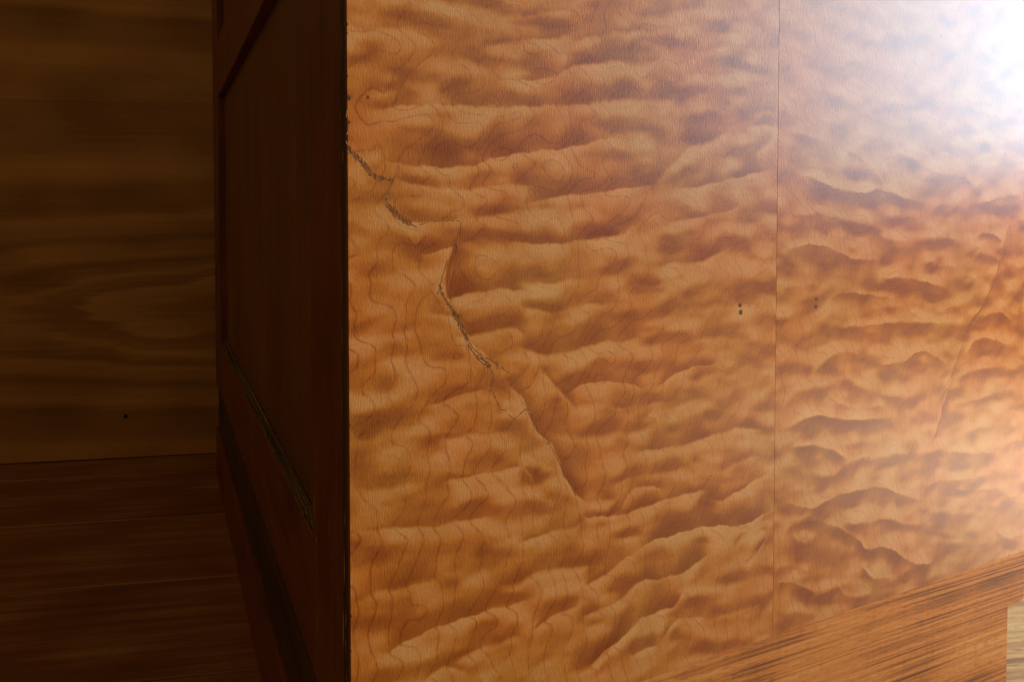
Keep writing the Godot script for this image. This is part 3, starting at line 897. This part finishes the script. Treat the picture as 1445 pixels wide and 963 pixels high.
	st = new_st()
	board(st, Vector3(-0.0008, 0.0006, -DEPTH), Vector3(0.020, 0.0738, -0.0215), 0.0012, 2, ms, Vector2(0.7, 0.4))
	put("skirting", st, mahog, cab)
	st = new_st()
	base_front(st)
	put("plinth_board", st, redwood, cab)
	for z in [-0.40, -0.79]:
		st = new_st()
		board(st, Vector3(0.0205, 0.0006, z), Vector3(0.478, 0.1402, z + 0.018), 0.0008, 0, ms)
		put("cross_bearer", st, stain, cab)

func leaf(st: SurfaceTool, x0: float, x1: float, org: float) -> void:
	var uv := func(x: float, y: float) -> Vector2: return Vector2((x - org) / 0.25, (0.55 - y) / 0.41)
	var c := 0.00008
	var top := 0.934
	for part in 2:
		var ya := 0.1402 + c if part == 0 else 0.55
		var yb := 0.55 if part == 0 else top
		# above y = 0.55 the figure runs on, turned over at the line
		var va := uv.call(x0, ya) as Vector2
		var vb := uv.call(x0, yb) as Vector2
		if part == 1:
			va.y = 0.0
			vb.y = -vb.y
		var u0: float = (x0 + c - org) / 0.25
		var u1: float = (x1 - c - org) / 0.25
		quad(st, Vector3(x0 + c, ya, 0), Vector3(x1 - c, ya, 0), Vector3(x1 - c, yb, 0), Vector3(x0 + c, yb, 0), Vector3.BACK, Vector2(u0, va.y), Vector2(u1, va.y), Vector2(u1, vb.y), Vector2(u0, vb.y))
		for s in [-1.0, 1.0]:
			var xe := x0 if s < 0 else x1
			var xi: float = xe - s * c
			var ue: float = clampf((xi - org) / 0.25, 0.002, 0.998)
			quad(st, Vector3(xi, ya, 0), Vector3(xe, ya, -c), Vector3(xe, yb, -c), Vector3(xi, yb, 0), Vector3(s, 0, 1).normalized(), Vector2(ue, va.y), Vector2(ue, va.y), Vector2(ue, vb.y), Vector2(ue, vb.y))
			quad(st, Vector3(xe, ya, -c), Vector3(xe, ya, -0.0039), Vector3(xe, yb, -0.0039), Vector3(xe, yb, -c), Vector3(s, 0, 0), Vector2(ue, va.y), Vector2(ue, va.y), Vector2(ue, vb.y), Vector2(ue, vb.y))
	var b := uv.call(x0, 0.1402) as Vector2
	quad(st, Vector3(x0, 0.1402, -0.0039), Vector3(x1, 0.1402, -0.0039), Vector3(x1 - c, 0.1402 + c, 0), Vector3(x0 + c, 0.1402 + c, 0), Vector3(0, -0.7, 0.7), Vector2(0.01, b.y), Vector2(0.99, b.y), Vector2(0.99, b.y), Vector2(0.01, b.y))

# one torn sliver of wood standing a little off the face
func splinter(st: SurfaceTool, c: Array, org: float) -> void:
	var w: float = c[2]
	var side := Vector2(-c[1].y, c[1].x)
	var p: Vector2 = c[0] + side * rng.randf_range(-0.5, 0.5) * w
	var dir: Vector2 = (c[1] as Vector2).rotated(rng.randf_range(-0.7, 0.7))
	if rng.randf() < 0.35: dir = Vector2(0.1, 1).rotated(rng.randf_range(-0.3, 0.3))
	var l := rng.randf_range(0.35, 1.3) * (0.7 + 0.45 * w)
	var t := rng.randf_range(0.05, 0.14)
	var n2 := Vector2(-dir.y, dir.x) * t
	var lift := rng.randf_range(0.05, 0.35) * 0.001
	var pt := func(q: Vector2, z: float) -> Vector3: return Vector3(org + q.x * 0.001, 0.55 - q.y * 0.001, z)
	var a: Vector3 = pt.call(p - dir * l, 0.00003)
	var b: Vector3 = pt.call(p + n2, 0.00003)
	var d: Vector3 = pt.call(p - n2, 0.00003)
	var e: Vector3 = pt.call(p + dir * l, 0.00004 + lift)
	var f: Vector3 = pt.call(p, 0.0001 + lift * 0.5)
	var z2 := Vector2.ZERO
	for q in [[a, b, f], [b, e, f], [e, d, f], [d, a, f]]:
		var nn: Vector3 = (q[1] - q[0]).cross(q[2] - q[0]).normalized()
		if nn.z < 0: nn = -nn
		if nn.length() < 0.5: nn = Vector3.BACK
		tri(st, q, nn, [z2, z2, z2])

# the front board: full height to the floor up to x = 0.4813, its upper part running on to the right with a rounded end
func base_front(st: SurfaceTool) -> void:
	var zf := -0.0003
	var zb := -0.021
	var o := PackedVector2Array([Vector2(0.0004, 0.0006), Vector2(0.4813, 0.0006), Vector2(0.4813, 0.1036), Vector2(0.4955, 0.1040)])
	for k in 7:
		var a := -PI / 2 + PI / 2 * k / 6.0
		o.append(Vector2(0.4965 + cos(a) * 0.009, 0.1132 + sin(a) * 0.009))
	o.append(Vector2(0.5055, 0.14015))
	o.append(Vector2(0.0004, 0.14015))
	var sc := Vector2(0.50, 0.15)
	var skew := func(p: Vector2) -> Vector2: return Vector2(p.x / 0.50, (p.y + p.x * 0.028) / 0.15 + 0.35)
	var ch := 0.00004
	var n := o.size()
	var inner := PackedVector2Array()
	for k in n:
		var e0 := (o[k] - o[(k + n - 1) % n]).normalized()
		var e1 := (o[(k + 1) % n] - o[k]).normalized()
		var m := (Vector2(-e0.y, e0.x) + Vector2(-e1.y, e1.x))
		m = m.normalized() * ch / maxf(0.5, m.normalized().dot(Vector2(-e0.y, e0.x)))
		inner.append(o[k] + m)
	var idx := Geometry2D.triangulate_polygon(inner)
	for k in range(0, idx.size(), 3):
		for z in [zf, zb]:
			var p := []
			var uv := []
			for m in 3:
				var q := inner[idx[k + m]]
				p.append(Vector3(q.x, q.y, z))
				uv.append(skew.call(q))
			tri(st, p, Vector3(0, 0, 1 if z == zf else -1), uv)
	for k in n:
		var m := (k + 1) % n
		var e := (o[m] - o[k]).normalized()
		var nn := Vector3(e.y, -e.x, 0)
		var ua := skew.call(o[k]) as Vector2
		var ub := skew.call(o[m]) as Vector2
		quad(st, Vector3(inner[k].x, inner[k].y, zf), Vector3(inner[m].x, inner[m].y, zf), Vector3(o[m].x, o[m].y, zf - ch), Vector3(o[k].x, o[k].y, zf - ch), (nn + Vector3.BACK).normalized(), ua, ub, ub, ua)
		quad(st, Vector3(o[k].x, o[k].y, zf - ch), Vector3(o[m].x, o[m].y, zf - ch), Vector3(o[m].x, o[m].y, zb + ch), Vector3(o[k].x, o[k].y, zb + ch), nn, ua, ub, ub + Vector2(0, 0.14), ua + Vector2(0, 0.14))
		quad(st, Vector3(o[k].x, o[k].y, zb + ch), Vector3(o[m].x, o[m].y, zb + ch), Vector3(inner[m].x, inner[m].y, zb), Vector3(inner[k].x, inner[k].y, zb), (nn + Vector3.FORWARD).normalized(), ua, ub, ub, ua)
